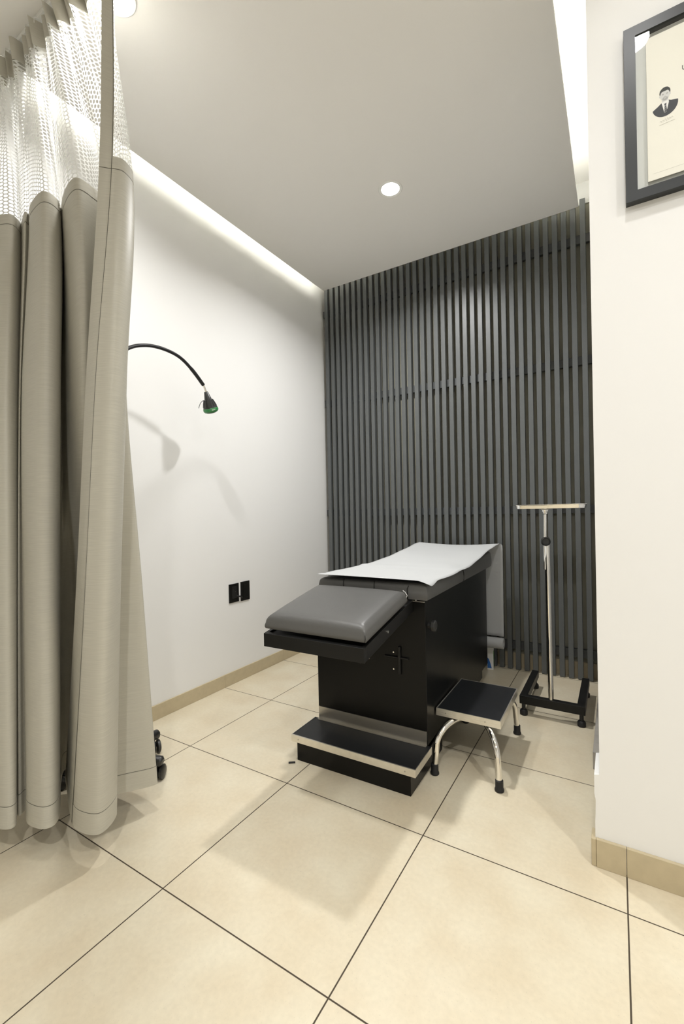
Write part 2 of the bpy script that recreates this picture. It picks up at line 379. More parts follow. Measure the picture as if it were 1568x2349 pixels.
# cushion helper: superellipsoid-like rounded slab sampled as grid
def cushion(name, x0, x1, y0, y1, zb, zt, r, crown, parent, zslope=None, nx=36, ny=36, matl=None):
    """zb(y), zt(y): bottom and top heights; r: edge radius"""
    bm = bmesh.new(); H = 6
    W = x1-x0; Ln = y1-y0
    def prof(xx, yy):
        e = min(xx, W-xx, yy, Ln-yy)
        e = max(e, 0)
        dr = 0 if e >= r else r-math.sqrt(max(r*r-(r-e)**2, 0))
        cx = 1-(2*xx/W-1)**4; cy = 1-(2*yy/Ln-1)**4
        return -dr+crown*cx*cy
    def spacing(L, n):
        ss = [0, r*0.06, r*0.2, r*0.42, r*0.7, r]
        mid = [r+(L-2*r)*k/n for k in range(1, n)]
        return ss+mid+[L-s for s in ss[::-1]]
    xs = spacing(W, 14); ys = spacing(Ln, 16)
    top = [[bm.verts.new((x0+x, y0+y, zt(y0+y)+prof(x, y))) for x in xs] for y in ys]
    bot = [[bm.verts.new((x0+x, y0+y, zb(y0+y))) for x in xs] for y in ys]
    for G in (top, bot):
        for j in range(len(ys)-1):
            for i in range(len(xs)-1):
                bm.faces.new((G[j][i], G[j][i+1], G[j+1][i+1], G[j+1][i]))
    loop = [(0, i) for i in range(len(xs))]+[(j, len(xs)-1) for j in range(1, len(ys))]+[(len(ys)-1, i) for i in range(len(xs)-2, -1, -1)]+[(j, 0) for j in range(len(ys)-2, 0, -1)]
    cx, cy = (x0+x1)/2, (y0+y1)/2
    rings = [[bot[j][i] for j, i in loop]]
    for k in (0.25, 0.6):
        rg = []
        for j, i in loop:
            a = bot[j][i].co; b = top[j][i].co; p = a.lerp(b, k)
            q = Vector((p.x-cx, p.y-cy, 0))
            ox = 0.003 if i == len(xs)-1 else (-0.003 if i == 0 else 0); oy = 0.003 if j == len(ys)-1 else (-0.003 if j == 0 else 0)
            rg.append(bm.verts.new(p+Vector((ox, oy, 0))))
        rings.append(rg)
    rings.append([top[j][i] for j, i in loop])
    for a, b in zip(rings, rings[1:]):
        for k in range(len(loop)): bm.faces.new((a[k], a[(k+1) % len(loop)], b[(k+1) % len(loop)], b[k]))
    return obj(name, bm, matl or M_vinyl, parent, True, 60)
# main cushion: three sewn sections, head section slightly raised
def ztop(y): return 0.812+(0.030*max(0, min(1, (y-0.62)/0.60))**1.3)
main = cushion('main_cushion', -0.252, 0.292, -0.012, 1.245, lambda y: 0.744, ztop, 0.022, 0.004, T)
for x in (-0.115, 0.045):
    bm = bmesh.new(); tube(bm, [(x, -0.0155, 0.748), (x, -0.0157, 0.785), (x-0.002, -0.011, 0.798), (x-0.004, 0.002, 0.811)], 0.0022, n=8); obj('seam', bm, M_blackm, main, True)
bm = bmesh.new()
tube(bm, [(0.205, -0.0145, 0.746), (0.205, -0.0155, 0.79), (0.21, -0.010, 0.803)], 0.0018, n=8); obj('seam', bm, M_blackm, main, True)
bm = bmesh.new()
tube(bm, [(0.294, 0.56, 0.747), (0.2955, 0.56, 0.785), (0.290, 0.56, 0.808)], 0.0020, n=8)
obj('seam', bm, M_blackm, main, True)
bm = bmesh.new(); box(bm, 0.175, 0.278, -0.004, 0.02, 0.733, 0.7385, bev=0.001, seg=1); cyl(bm, (0.236, 0.004, 0.736), (0.236, 0.004, 0.748), 0.006, n=12)
obj('cushion_bracket', bm, M_steel, T, True, 30)
# pull-out leg section, tilted down towards the foot
LX0, LX1 = -0.222, 0.224        # local x
sl = math.tan(math.radians(10.5))
def zl(y): return 0.728+(y+0.45)*sl
leg_c = cushion('leg_cushion', LX0, LX1, -0.450, -0.075, lambda y: zl(y)-0.055, lambda y: zl(y)-0.002, 0.030, 0.012, T)
bm = bmesh.new()
tube(bm, [(LX1-0.002, -0.4525, zl(-0.45)-0.053), (LX1+0.0005, -0.4535, zl(-0.45)-0.04), (LX1-0.001, -0.452, zl(-0.45)-0.028)], 0.0013, n=6)
obj('piping', bm, M_blackm, leg_c, True)
pts = []
for k in range(26):
    f = k/25; y = -0.070-0.006*math.sin(f*PI); z = zl(-0.08)-0.004-f*0.038
    pts.append((LX1-0.016+0.020*math.sin(f*PI*0.9)+random.uniform(-.0013, .0013), y+0.000+random.uniform(-.002, .002), z+random.uniform(-.001, .001)))
bm = bmesh.new(); tube(bm, pts, 0.0012, n=6); e = obj('torn_edge', bm, M_thread, leg_c); e['label'] = 'frayed white torn vinyl edge'
bm = bmesh.new()
y0, y1 = -0.462, -0.002; za, zb_ = 0.656, 0.656+0.46*sl
def qbox(bm, x0, x1, dz0, dz1, ya, yb):
    v = []
    for y in (ya, yb):
        b = 0.656+(y+0.462)*sl
        for x, dz in ((x0, dz0), (x1, dz0), (x1, dz1), (x0, dz1)): v.append(bm.verts.new((x, y, b+dz)))
    for f in ((0, 1, 2, 3), (7, 6, 5, 4), (0, 4, 5, 1), (1, 5, 6, 2), (2, 6, 7, 3), (3, 7, 4, 0)): bm.faces.new([v[i] for i in f])
qbox(bm, LX0-0.002, LX1, -0.052, 0.0, y0, y0+0.016)
qbox(bm, LX0-0.002, LX0+0.014, -0.052, 0.0, y0+0.016, y1)
qbox(bm, LX1-0.016, LX1, -0.052, 0.0, y0+0.016, y1)
qbox(bm, LX0+0.014, LX1-0.016, -0.030, -0.008, y0+0.016, y1)
o = obj('leg_tray', bm, M_blackm, T)
mod = o.modifiers.new('bevel', 'BEVEL'); mod.width = 0.0015; mod.segments = 2
bm = bmesh.new(); cyl(bm, (LX1-0.001, -0.27, 0.668), (LX1+0.004, -0.27, 0.668), 0.005, n=14)
obj('screw', bm, M_screw, o)
# mechanism on the front face under the leg section
bm = bmesh.new()
box(bm, 0.085, 0.20, -0.010, 0, 0.476, 0.483, bev=0.001, seg=1)
box(bm, 0.152, 0.164, -0.013, 0, 0.405, 0.53, bev=0.002, seg=1)
obj('slide_bracket', bm, M_blackm, T)
obj('guide_bar', B(-0.035, -0.028, -0.02, 0, 0.43, 0.60, bev=0.001, seg=1), M_blackm, T)
for x, z in ((0.128, 0.500), (0.006, 0.455), (0.128, 0.425)): obj('screw', cyl(bmesh.new(), (x, 0, z), (x, -0.003, z), 0.0035, n=12), M_screw, T)
# side knob
bm = bmesh.new(); ko = (0.279, 0.035, 0.628)
lathe(bm, [(0.012, 0), (0.012, 0.012), (0.022, 0.014), (0.026, 0.020), (0.026, 0.030), (0.021, 0.034), (0.010, 0.036)], ko, (1, 0, 0), n=8)
obj('knob', bm, M_dkplastic, T)
# paper roll holder behind the head end
bm = bmesh.new()
for x in (-0.275, ): box(bm, x-0.002, x+0.002, 1.15, 1.31, 0.195, 0.235)
obj('roll_bracket', bm, M_blackm, T)

# paper sheet, draped from the roll up over the cushions (its own thing)
Pp = thing('exam_paper', 'white disposable paper sheet drawn over the exam table from a roll behind it', 'paper sheet', (0.207, 0.95, 0), math.radians(1.2))
def sheet_line(s):   # profile along the table: returns y,z for s in 0..1 pieces
    pass
prof = []
for k in range(41):
    y = -0.035+k*(1.345/40); base = ztop(max(y, 0))+0.012+0.0035
    if y < 0.02: base = 0.832+0.0*(0.02-y)
    if y > 0.55: base += 0.028*((y-0.55)/0.72)**1.5
    prof.append((y, base))
yE, zE = prof[-1]
for k in range(1, 6):
    a = k/5*PI/2; prof.append((yE+0.012*math.sin(a), zE-0.012*(1-math.cos(a))))
for k in range(1, 26): prof.append((yE+0.012-0.014*k/25, zE-0.012-(zE-0.012-0.262)*k/25))
bm = bmesh.new(); nx = 30; rows = []
for j, (y, z) in enumerate(prof):
    row = []
    for i in range(nx+1):
        f = i/nx
        wid = 0.0
        xl = -0.250 if y < 1.27 else -0.232; xr = 0.318
        if j <= 46:
            # left edge dips in where the sheet is creased
            xl += 0.018*math.exp(-((y-0.40)/0.14)**2)
            xr -= 0.012*math.exp(-((y-0.10)/0.05)**2)
            t_ = j/46; xl = -0.250+0.0*t_+0.018*math.exp(-((y-0.40)/0.14)**2)+0.030*max(0, t_-0.3); xr = xr+0.036*max(0, t_-0.72)/0.28
        if j > 46: xr = 0.354
        x = xl+(xr-xl)*f; zz = z; yy = y
        if j <= 46:
            if y < 0.95: zz -= 0.0095*max(0, (f-0.86)/0.14)**2*(1-max(0, (y-0.6)/0.35) if y > 0.6 else 1)   # right edge curls down
            if y < 0.02: zz -= 0.010*max(0, (f-0.90)/0.10)
            zz += 0.0022*math.sin(f*5+y*9)*math.sin(y*13+1)+0.005*math.exp(-((y-0.41)/0.03)**2)*(1-f*0.6)
            if y > 0.55: zz -= 0.010*math.sin(PI*f)*(y-0.55)/0.7
            yy = y-0.006*math.sin(f*3)
            if j == 0: yy += 0.010*f
        row.append(bm.verts.new((x, yy, zz)))
    rows.append(row)
for a, b in zip(rows, rows[1:]):
    for i in range(nx): bm.faces.new((a[i], a[i+1], b[i+1], b[i]))
o = obj('sheet', bm, M_paper, Pp, True)
md = o.modifiers.new('solid', 'SOLIDIFY'); md.thickness = 0.0006
bm = bmesh.new(); rc = (0.036, 1.295, 0.218)
lathe(bm, [(0.036, -0.235), (0.036, 0.318), (0.030, 0.3195), (0.018, 0.3185), (0.018, 0.25)], rc, (1, 0, 0), n=40)
obj('paper_roll', bm, M_paper, Pp, True, 40)
bm = bmesh.new(); lathe(bm, [(0.0175, 0.2495), (0.0175, 0.3175), (0.0165, 0.3175), (0.0165, 0.2505)], rc, (1, 0, 0), n=30); obj('roll_core', bm, M_beard, Pp, True, 40)

# carton behind the table
t = thing('carton', 'small white carton with blue and green print standing behind the exam table', 'box', (0.405, 2.325, 0), math.radians(8))
obj('body', B(0, 0.042, 0, 0.05, 0, 0.155, bev=0.001, seg=1), M_whiteplastic, t)
bm = bmesh.new(); v = [bm.verts.new(p) for p in ((0.002, -0.0006, 0.012), (0.030, -0.0006, 0.012), (0.022, -0.0006, 0.045), (0.012, -0.0006, 0.075), (0.002, -0.0006, 0.085))]; bm.faces.new(v)
obj('blue_print', bm, M_blue, t)
obj('green_side', B(0.0421, 0.0427, 0.004, 0.048, 0.012, 0.13), M_cgreen, t)

# ------------------------------------------------------------ step stool
S = thing('step_stool', 'low step stool with black rubber top, aluminium edging and curved chrome legs', 'step stool', (0.626, 1.255, 0), math.radians(0.5))
hx, hy, zt = 0.139, 0.196, 0.242
tp = obj('tread', B(-hx+0.002, hx-0.002, -hy+0.002, hy-0.002, zt-0.028, zt), M_tread, S)
bm = bmesh.new()
for (a, b, c, d) in ((-hx, hx, -hy, -hy+0.0022), (-hx, hx, hy-0.0022, hy), (-hx, -hx+0.0022, -hy+0.0022, hy-0.0022), (hx-0.0022, hx, -hy+0.0022, hy-0.0022)):
    box(bm, a, b, c, d, zt-0.031, zt+0.0012)
    for gz in (zt-0.021, zt-0.012):     # pressed ribs along the edging
        if b-a > 0.1: box(bm, a, b, c-0.0006 if c < 0 else d, c if c < 0 else d+0.0006, gz, gz+0.002)
box(bm, -hx+0.0022, hx-0.0022, -hy+0.0022, -hy+0.0042, zt, zt+0.0012)
box(bm, -hx+0.0022, -hx+0.0042, -hy+0.0042, hy-0.0042, zt, zt+0.0012)
box(bm, hx-0.0042, hx-0.0022, -hy+0.0042, hy-0.0042, zt, zt+0.0012)
box(bm, -hx+0.0022, hx-0.0022, hy-0.0042, hy-0.0022, zt, zt+0.0012)
obj('edge_trim', bm, M_alu, tp)
for x in (-0.095, 0.075): obj('screw', cyl(bmesh.new(), (x, -hy-0.0001, zt-0.014), (x, -hy-0.0018, zt-0.014), 0.003, n=10), M_steel, tp)
FEET = ((-0.117, -0.289), (0.146, -0.275), (0.127, 0.235), (-0.13, 0.235))
ROOT = ((-0.03, -0.12), (0.055, -0.135), (0.055, 0.12), (-0.05, 0.12))
for (fx, fy), (rx, ry) in zip(FEET, ROOT):
    P = [Vector((rx, ry, zt-0.043)), Vector((rx+(fx-rx)*0.25, ry+(fy-ry)*0.25, zt-0.043))]
    for a in range(1, 9):
        th = a/8*PI/2; f = 0.25+0.68*math.sin(th); P.append(Vector((rx+(fx-rx)*f, ry+(fy-ry)*f, zt-0.043-0.085*(1-math.cos(th)))))
    P.append(Vector((fx, fy, 0.02)))
    bm = bmesh.new(); tube(bm, catmull(P, 3), 0.0125, n=20); lg = obj('leg', bm, M_chrome, S, True, 50)
    bm = bmesh.new(); lathe(bm, [(0.014, 0.045), (0.0155, 0.044), (0.0158, 0.014), (0.0185, 0.009), (0.0185, 0.003), (0.016, 0)], (fx, fy, 0), n=24); obj('rubber_foot', bm, M_rubber, lg, True, 40)
for y in (-0.13, 0.13): obj('support_bar', B(-0.115, 0.115, y-0.012, y+0.012, zt-0.0335, zt-0.0285), M_steel, S)

# ------------------------------------------------------------ instrument stand
A = thing('instrument_stand', 'tall chrome instrument stand with steel tray on a black U base', 'medical stand', (0.88, 1.76, 0))
bm = bmesh.new(); box(bm, -0.156, 0.160, -0.045, -0.010, 0.062, 0.107, bev=0.002); obj('cross_bar', bm, M_blackm, A)
for x in (-0.156, 0.122): obj('side_bar', B(x, x+0.038, -0.0095, 0.40, 0.064, 0.105, bev=0.002), M_blackm, A)
for x, y in ((-0.137, -0.030), (0.142, -0.030), (-0.137, 0.38), (0.142, 0.38)):
    bm = bmesh.new(); cyl(bm, (x, y, 0.03), (x, y, 0.0635), 0.010, n=16)
    lathe(bm, [(0.016, 0), (0.020, 0.003), (0.020, 0.022), (0.014, 0.030)], (x, y, 0), n=20); obj('foot', bm, M_rubber, A, True, 40)
bm = bmesh.new(); cyl(bm, (0.0, -0.026, 0.107), (-0.006, -0.026, 0.955), 0.0128, n=24); obj('pole', bm, M_chrome, A, True, 40)
bm = bmesh.new(); cyl(bm, (-0.017, -0.030, 0.80), (-0.014, -0.020, 1.105), 0.0075, n=20); lathe(bm, [(0.0075, 0), (0.011, 0.004), (0.011, 0.012), (0.0155, 0.018), (0.0155, 0.024)], (-0.014, -0.020, 1.092), n=20)
obj('inner_rod', bm, M_chrome, A, True, 40)
bm = bmesh.new(); box(bm, -0.026, 0.006, -0.042, -0.012, 0.935, 0.968, bev=0.004); obj('clamp', bm, M_blackm, A)
bm = bmesh.new(); lathe(bm, [(0.008, 0), (0.008, 0.016), (0.018, 0.018), (0.0235, 0.024), (0.0235, 0.036), (0.019, 0.040), (0.016, 0.036), (0.001, 0.034)], (-0.014, -0.040, 0.951), (0.25, -1, 0), n=28); obj('knob', bm, M_dkplastic, A, True, 40)
# tray: rectangular dished tray with rolled rim
bm = bmesh.new()
def rr(x0, x1, y0, y1, r, z, n=6):
    o = []
    for cx, cy, a0 in ((x1-r, y1-r, 0), (x0+r, y1-r, 90), (x0+r, y0+r, 180), (x1-r, y0+r, 270)):
        for k in range(n+1):
            a = math.radians(a0+90*k/n); o.append((cx+r*math.cos(a), cy+r*math.sin(a), z))
    return o
trx0, trx1, try0, try1 = -0.150, 0.181, -0.130, 0.100
loops = [rr(trx0+0.012, trx1-0.012, try0+0.012, try1-0.012, 0.02, 1.1285), rr(trx0+0.009, trx1-0.009, try0+0.009, try1-0.009, 0.022, 1.1290), rr(trx0+0.006, trx1-0.006, try0+0.006, try1-0.006, 0.024, 1.1425),
         rr(trx0-0.004, trx1+0.004, try0-0.004, try1+0.004, 0.03, 1.1450), rr(trx0-0.005, trx1+0.005, try0-0.005, try1+0.005, 0.03, 1.1430), rr(trx0+0.003, trx1-0.003, try0+0.003, try1-0.003, 0.026, 1.1405),
         rr(trx0+0.007, trx1-0.007, try0+0.007, try1-0.007, 0.022, 1.1240), rr(trx0+0.012, trx1-0.012, try0+0.012, try1-0.012, 0.02, 1.1225)]
V = [[bm.verts.new(p) for p in lp] for lp in loops]
for a, b in zip(V, V[1:]):
    for k in range(len(a)): bm.faces.new((a[k], a[(k+1) % len(a)], b[(k+1) % len(a)], b[k]))
bm.faces.new(V[0]); bm.faces.new(V[-1][::-1])
tr = obj('tray', bm, M_chrome, A, True, 45)
bm = bmesh.new(); box(bm, -0.030, 0.004, -0.040, 0.000, 1.1165, 1.1225, bev=0.001, seg=1); obj('tray_mount', bm, M_steel, A)

# ------------------------------------------------------------ picture frame on the right wall
F = thing('picture_frame', 'black picture frame with cream certificate on the white wall at right', 'picture', (1.228, 0.754, 2.030))
FW, FH, fb, fd = 0.78, 0.508, 0.029, 0.026
bm = bmesh.new()
def fr_bar(p):   # mitred quads
    a = [bm.verts.new((x, -fd, z)) for x, z in p]; b = [bm.verts.new((x, -0.001, z)) for x, z in p]
    bm.faces.new(a); bm.faces.new(b[::-1])
    for i in range(4): bm.faces.new((a[i], b[i], b[(i+1) % 4], a[(i+1) % 4]))
fr_bar([(0, 0), (FW, 0), (FW-fb, fb), (fb, fb)]); fr_bar([(0, 0), (fb, fb), (fb, FH-fb), (0, FH)])
fr_bar([(0, FH), (fb, FH-fb), (FW-fb, FH-fb), (FW, FH)]); fr_bar([(FW, 0), (FW, FH), (FW-fb, FH-fb), (FW-fb, fb)])
o = obj('frame_moulding', bm, M_frame, F)
obj('backing_board', B(fb-0.003, FW-fb+0.003, -0.006, -0.001, fb-0.003, FH-fb+0.003), M_matb, F)
CX0, CX1, CZ0, CZ1 = fb+0.026, FW-fb-0.026, fb+0.018, FH-fb-0.018
ce = obj('certificate', B(CX0, CX1, -0.0155, -0.0135, CZ0, CZ1), M_cert, F); ce['label'] = 'cream certificate with a small round black and white portrait'
obj('certificate_riser', B(CX0+0.01, CX1-0.01, -0.0134, -0.006, CZ0+0.01, CZ1-0.01), M_matb, F)
bm = bmesh.new(); box(bm, fb, FW-fb, -0.0225, -0.0205, fb, FH-fb); obj('glass_pane', bm, M_glass, F)
# portrait print
def flat(bm, pts, y, mi):
    f = bm.faces.new([bm.verts.new((x, y, z)) for x, z in pts]); f.material_index = mi
def ell(cx, cz, a, b, n=28, t0=0, t1=360): return [(cx+a*math.cos(math.radians(t0+(t1-t0)*k/n)), cz+b*math.sin(math.radians(t0+(t1-t0)*k/n))) for k in range(n+(0 if t1-t0 == 360 else 1))]
px, pz = 0.098, 0.250     # centre of the round portrait
R = 0.030; Y = -0.0157
bm = bmesh.new()
pl = [p for p in ell(px, pz, R, R*1.05, 40, 190, 368)]
flat(bm, pl+[(px+0.014, pz+0.008), (px+0.006, pz+0.013), (px-0.006, pz+0.011), (px-0.016, pz+0.003)], Y, 0)          # suit
flat(bm, [(px-0.0085, pz+0.010), (px+0.008, pz+0.015), (px+0.009, pz+0.006), (px+0.002, pz-0.0255), (px-0.001, pz-0.026)], Y-0.00006, 1)  # shirt
flat(bm, [(px-0.0022, pz+0.004), (px+0.0036, pz+0.005), (px+0.0022, pz+0.0005), (px+0.0050, pz-0.018), (px+0.0020, pz-0.028), (px-0.0022, pz-0.027), (px-0.0012, pz+0.0)], Y-0.00012, 0)  # tie
for k in range(4):
    zz = pz-0.003-k*0.006; flat(bm, [(px-0.0012, zz), (px+0.0034, zz+0.0035), (px+0.0036, zz+0.0022), (px-0.0012, zz-0.0013)], Y-0.00018, 3)
flat(bm, [(px-0.0075, pz+0.010), (px+0.0075, pz+0.012), (px+0.007, pz+0.022), (px-0.007, pz+0.022)], Y-0.0001, 2)  # neck
fcx, fcz = px+0.0, pz+0.0285
flat(bm, ell(fcx, fcz+0.008, 0.0128, 0.0150, 28), Y-0.00008, 4)          # hair
flat(bm, ell(fcx, fcz, 0.0112, 0.0150, 32), Y-0.00016, 2)                 # face
for s in (-1, 1): flat(bm, ell(fcx+s*0.0118, fcz-0.0005, 0.0018, 0.0034, 12), Y-0.00014, 2)
flat(bm, [(fcx-0.0115, fcz+0.006), (fcx-0.0095, fcz+0.0105), (fcx-0.004, fcz+0.0115), (fcx+0.006, fcz+0.0118), (fcx+0.0098, fcz+0.0105), (fcx+0.0115, fcz+0.006), (fcx+0.0122, fcz+0.014), (fcx+0.006, fcz+0.0215), (fcx-0.006, fcz+0.021), (fcx-0.012, fcz+0.015)], Y-0.00020, 4)
flat(bm, ell(fcx+0.0003, fcz-0.0095, 0.0068, 0.0058, 20, 180, 360)+[(fcx+0.006, fcz-0.0065), (fcx, fcz-0.0055), (fcx-0.005, fcz-0.0065)], Y-0.00022, 3)   # beard
flat(bm, ell(fcx, fcz-0.0085, 0.0030, 0.0009, 12), Y-0.00026, 2)
flat(bm, ell(fcx, fcz-0.0060, 0.0042, 0.0008, 12), Y-0.00026, 3)
for s in (-1, 1):
    flat(bm, ell(fcx+s*0.0048, fcz+0.0038, 0.0026, 0.0006, 10), Y-0.00024, 4)
    flat(bm, ell(fcx+s*0.0047, fcz+0.0013, 0.0018, 0.0008, 10), Y-0.00024, 3)
flat(bm, ell(fcx, fcz-0.0035, 0.0019, 0.0008, 10), Y-0.00024, 3)
obj('portrait', bm, [M_suit, M_white, M_skin, M_beard, M_hair], ce)
# faint signature and caption, rule at the foot, first letter of the heading
bm = bmesh.new()
pts = [(px-0.012+0.030*k/40, -0.0159, pz-0.044+0.0045*math.sin(k*0.9)*math.exp(-abs(k-20)/22)+0.0001*k) for k in range(41)]
tube(bm, pts, 0.00022, n=5); tube(bm, [(px-0.014, -0.0158, pz-0.0525), (px+0.022, -0.0158, pz-0.0505)], 0.0003, n=5)
obj('signature', bm, M_inkfaint, ce)
bm = bmesh.new(); box(bm, CX0+0.012, CX1-0.012, -0.01575, -0.0155, CZ0+0.018, CZ0+0.0186); obj('rule_line', bm, M_inkfaint, ce)
cu = D.curves.new('heading_curve', 'FONT'); cu.body = 'U'; cu.size = 0.020; cu.extrude = 0.0001
to = text_mesh('heading', cu, M_ink, ce); to.location = (0.137, -0.0157, 0.328); to.rotation_euler = (PI/2, 0, 0)

# ------------------------------------------------------------ power outlets on the left wall
t = thing('wall_outlet', 'black wall outlet plate, the left one of the pair low on the white wall', 'outlet', (XW, 1.300, 0.598))
obj('plate', B(0, 0.007, -0.044, 0.044, -0.062, 0.062, bev=0.002), M_plate, t)
obj('socket', B(0.007, 0.0095, -0.022, 0.022, -0.035, 0.045, bev=0.002), M_dkplastic, t)
bm = bmesh.new()
for y, z in ((-0.008, 0.022), (0.002, 0.018), (0.010, 0.010)): obj('pin_hole', cyl(bmesh.new(), (0.0095, y, z), (0.010, y, z), 0.0018, n=8), M_steel, t)
bm = bmesh.new(); tube(bm, catmull([(0.011, 0.018, -0.020), (0.016, 0.030, -0.026), (0.014, 0.050, -0.030), (0.010, 0.066, -0.040)], 5), 0.0055, n=10)
obj('cable_stub', bm, M_rubber, t, True)
t = thing('wall_outlet', 'black wall outlet plate, the right one of the pair low on the white wall', 'outlet', (XW, 1.406, 0.598))
obj('plate', B(0, 0.007, -0.042, 0.042, -0.066, 0.064, bev=0.002), M_plate, t)
obj('socket', B(0.007, 0.009, -0.020, 0.022, -0.045, 0.045, bev=0.002), M_plate, t)

# ------------------------------------------------------------ gooseneck exam lamp
G = thing('exam_lamp', 'black gooseneck examination lamp with green-rimmed head, standing half behind the curtain', 'lamp', (-0.69, 0.27, 0))
def w(p): return Vector(p)-Vector((-0.69, 0.27, 0))
bm = bmesh.new(); lathe(bm, [(0.035, 0.068), (0.04, 0.074), (0.04, 0.115), (0.022, 0.125), (0.014, 0.16)], n=28); obj('base_hub', bm, M_dkplastic, G, True, 40)
bm = bmesh.new(); cyl(bm, (0, 0, 0.12), (0, 0, 1.35), 0.012); obj('pole', bm, M_chrome, G, True, 40)
for k in range(5):
    a = math.radians(93.5-72*k+0)          # spokes; two reach past the curtain edge
    d = Vector((math.cos(a), math.sin(a), 0)); n_ = Vector((-d.y, d.x, 0)); rr_ = 0.205
    bm = bmesh.new(); e = d*rr_
    tube(bm, [d*0.03+Vector((0, 0, 0.084)), d*0.12+Vector((0, 0, 0.083)), d*(rr_-0.01)+Vector((0, 0, 0.082)), d*(rr_+0.018)+Vector((0, 0, 0.080)), d*(rr_+0.026)+Vector((0, 0, 0.078))], [0.018, 0.018, 0.0215, 0.0215, 0.013], n=16)
    lg = obj('base_leg', bm, M_dkplastic, G, True, 50)
    bm = bmesh.new(); cyl(bm, e+Vector((0, 0, 0.045)), e+Vector((0, 0, 0.070)), 0.004, n=10)
    dr = Vector((math.cos(a*3+1), math.sin(a*3+1), 0)); sd = Vector((-dr.y, dr.x, 0)); c = e+dr*0.010+d*0.006+Vector((0, 0, 0.030))
    for s in (-1, 1):
        lathe(bm, [(0.012, 0), (0.026, 0.001), (0.030, 0.004), (0.030, 0.014), (0.024, 0.018), (0.007, 0.020)], c+sd*s*0.003, sd*s, n=26)
    box(bm, c.x-0.006, c.x+0.006, c.y-0.006, c.y+0.006, 0.03, 0.052, bev=0.002, seg=1)
    obj('caster', bm, M_dkplastic, lg, True, 40)
ARM = [(-0.69, 0.27, 1.30), (-0.69, 0.272, 1.50), (-0.692, 0.285, 1.70), (-0.699, 0.325, 1.82), (-0.709, 0.387, 1.897), (-0.724, 0.483, 1.945), (-0.741, 0.593, 1.967), (-0.761, 0.713, 1.963), (-0.776, 0.81, 1.922), (-0.790, 0.899, 1.861)]
pts = catmull([w(p) for p in ARM], 6); n = len(pts)
rad = [0.0085+(0.0015 if i > n-8 else 0) for i in range(n)]
bm = bmesh.new(); tube(bm, pts, rad, n=14); obj('gooseneck', bm, M_rubber, G, True, 60)
bm = bmesh.new(); a = w((-0.790, 0.899, 1.862)); b = w((-0.795, 0.921, 1.829)); cyl(bm, a, b, 0.0055, n=14); lathe(bm, [(0.006, 0), (0.008, 0.004), (0.005, 0.008)], b-Vector((0, 0, 0.004)), (0, 0, 1), n=14)
obj('neck_joint', bm, M_chrome, G, True, 40)
hd = w((-0.7955, 0.922, 1.829)); ax = (w((-0.802, 0.966, 1.722))-hd).normalized()
bm = bmesh.new(); lathe(bm, [(0.008, 0), (0.0115, 0.003), (0.021, 0.044), (0.0225, 0.048)], hd, ax, n=24); lathe(bm, [(0.022, 0.045), (0.0255, 0.046), (0.041, 0.094)], hd, ax, n=24)
a_ = ax.orthogonal().normalized(); b_ = ax.cross(a_)
for k in range(14):       # cooling fins
    q = a_*math.cos(2*PI*k/14)+b_*math.sin(2*PI*k/14)
    tube(bm, [hd+ax*0.047+q*0.0245, hd+ax*0.066+q*0.0315, hd+ax*0.086+q*0.0375], 0.0030, n=6)
hh = obj('lamp_head', bm, M_dkplastic, G, True, 40)
bm = bmesh.new(); lathe(bm, [(0.041, 0.0935), (0.0425, 0.095), (0.0435, 0.108), (0.036, 0.117), (0.034, 0.117)], hd, ax, n=32); o = obj('head_rim', bm, M_green, hh, True, 40); o['label'] = 'green plastic rim'
bm = bmesh.new(); lathe(bm, [(0.034, 0.115), (0.028, 0.121), (0.014, 0.124), (0.001, 0.125)], hd, ax, n=32); obj('lens', bm, M_lens, hh, True, 60)
# small white marking on the rim, facing the viewer
tov = (Vector((1.1878, -0.8534, 1.137))-(hd+Vector((-0.69, 0.27, 0))));
q = (tov-ax*tov.dot(ax)).normalized(); sdv = ax.cross(q).normalized(); q = (q*0.94+sdv*(-0.34 if sdv.dot(rt) < 0 else 0.34)).normalized(); sdv = ax.cross(q).normalized()
if sdv.dot(rt) < 0: sdv = -sdv
cu = D.curves.new('rim_curve', 'FONT'); cu.body = '35W'; cu.size = 0.011; cu.extrude = 0.0002; cu.align_x = 'CENTER'; cu.align_y = 'CENTER'
to = text_mesh('rim_lettering', cu, M_whiteplastic, hh)
zz = q; xx = sdv; yy = zz.cross(xx)
mm = Matrix((xx, yy, zz)).transposed().to_4x4(); mm.translation = hd+ax*0.1025+q*0.0436
to.matrix_basis = mm
bm = bmesh.new(); h0 = hd+ax*0.046
tube(bm, catmull([h0+(-sdv)*0.020, h0+(-sdv)*0.034+Vector((0, 0, 0.000)), h0+(-sdv)*0.048+Vector((0, 0, -0.012)), h0+(-sdv)*0.058+Vector((0, 0, -0.036))], 6), [0.0016]*19, n=8)
obj('wire', bm, M_rubber, hh, True)

# scrap on the floor
o = obj('rubber_scrap', B(-0.015, 0.015, -0.004, 0.004, 0, 0.006, bev=0.001, seg=1), M_rubber); o.location = (-0.074, 0.728, 0.0); o.rotation_euler = (0, 0, math.radians(38))
tag(o, 'tiny black scrap lying on the floor left of the step', 'debris')

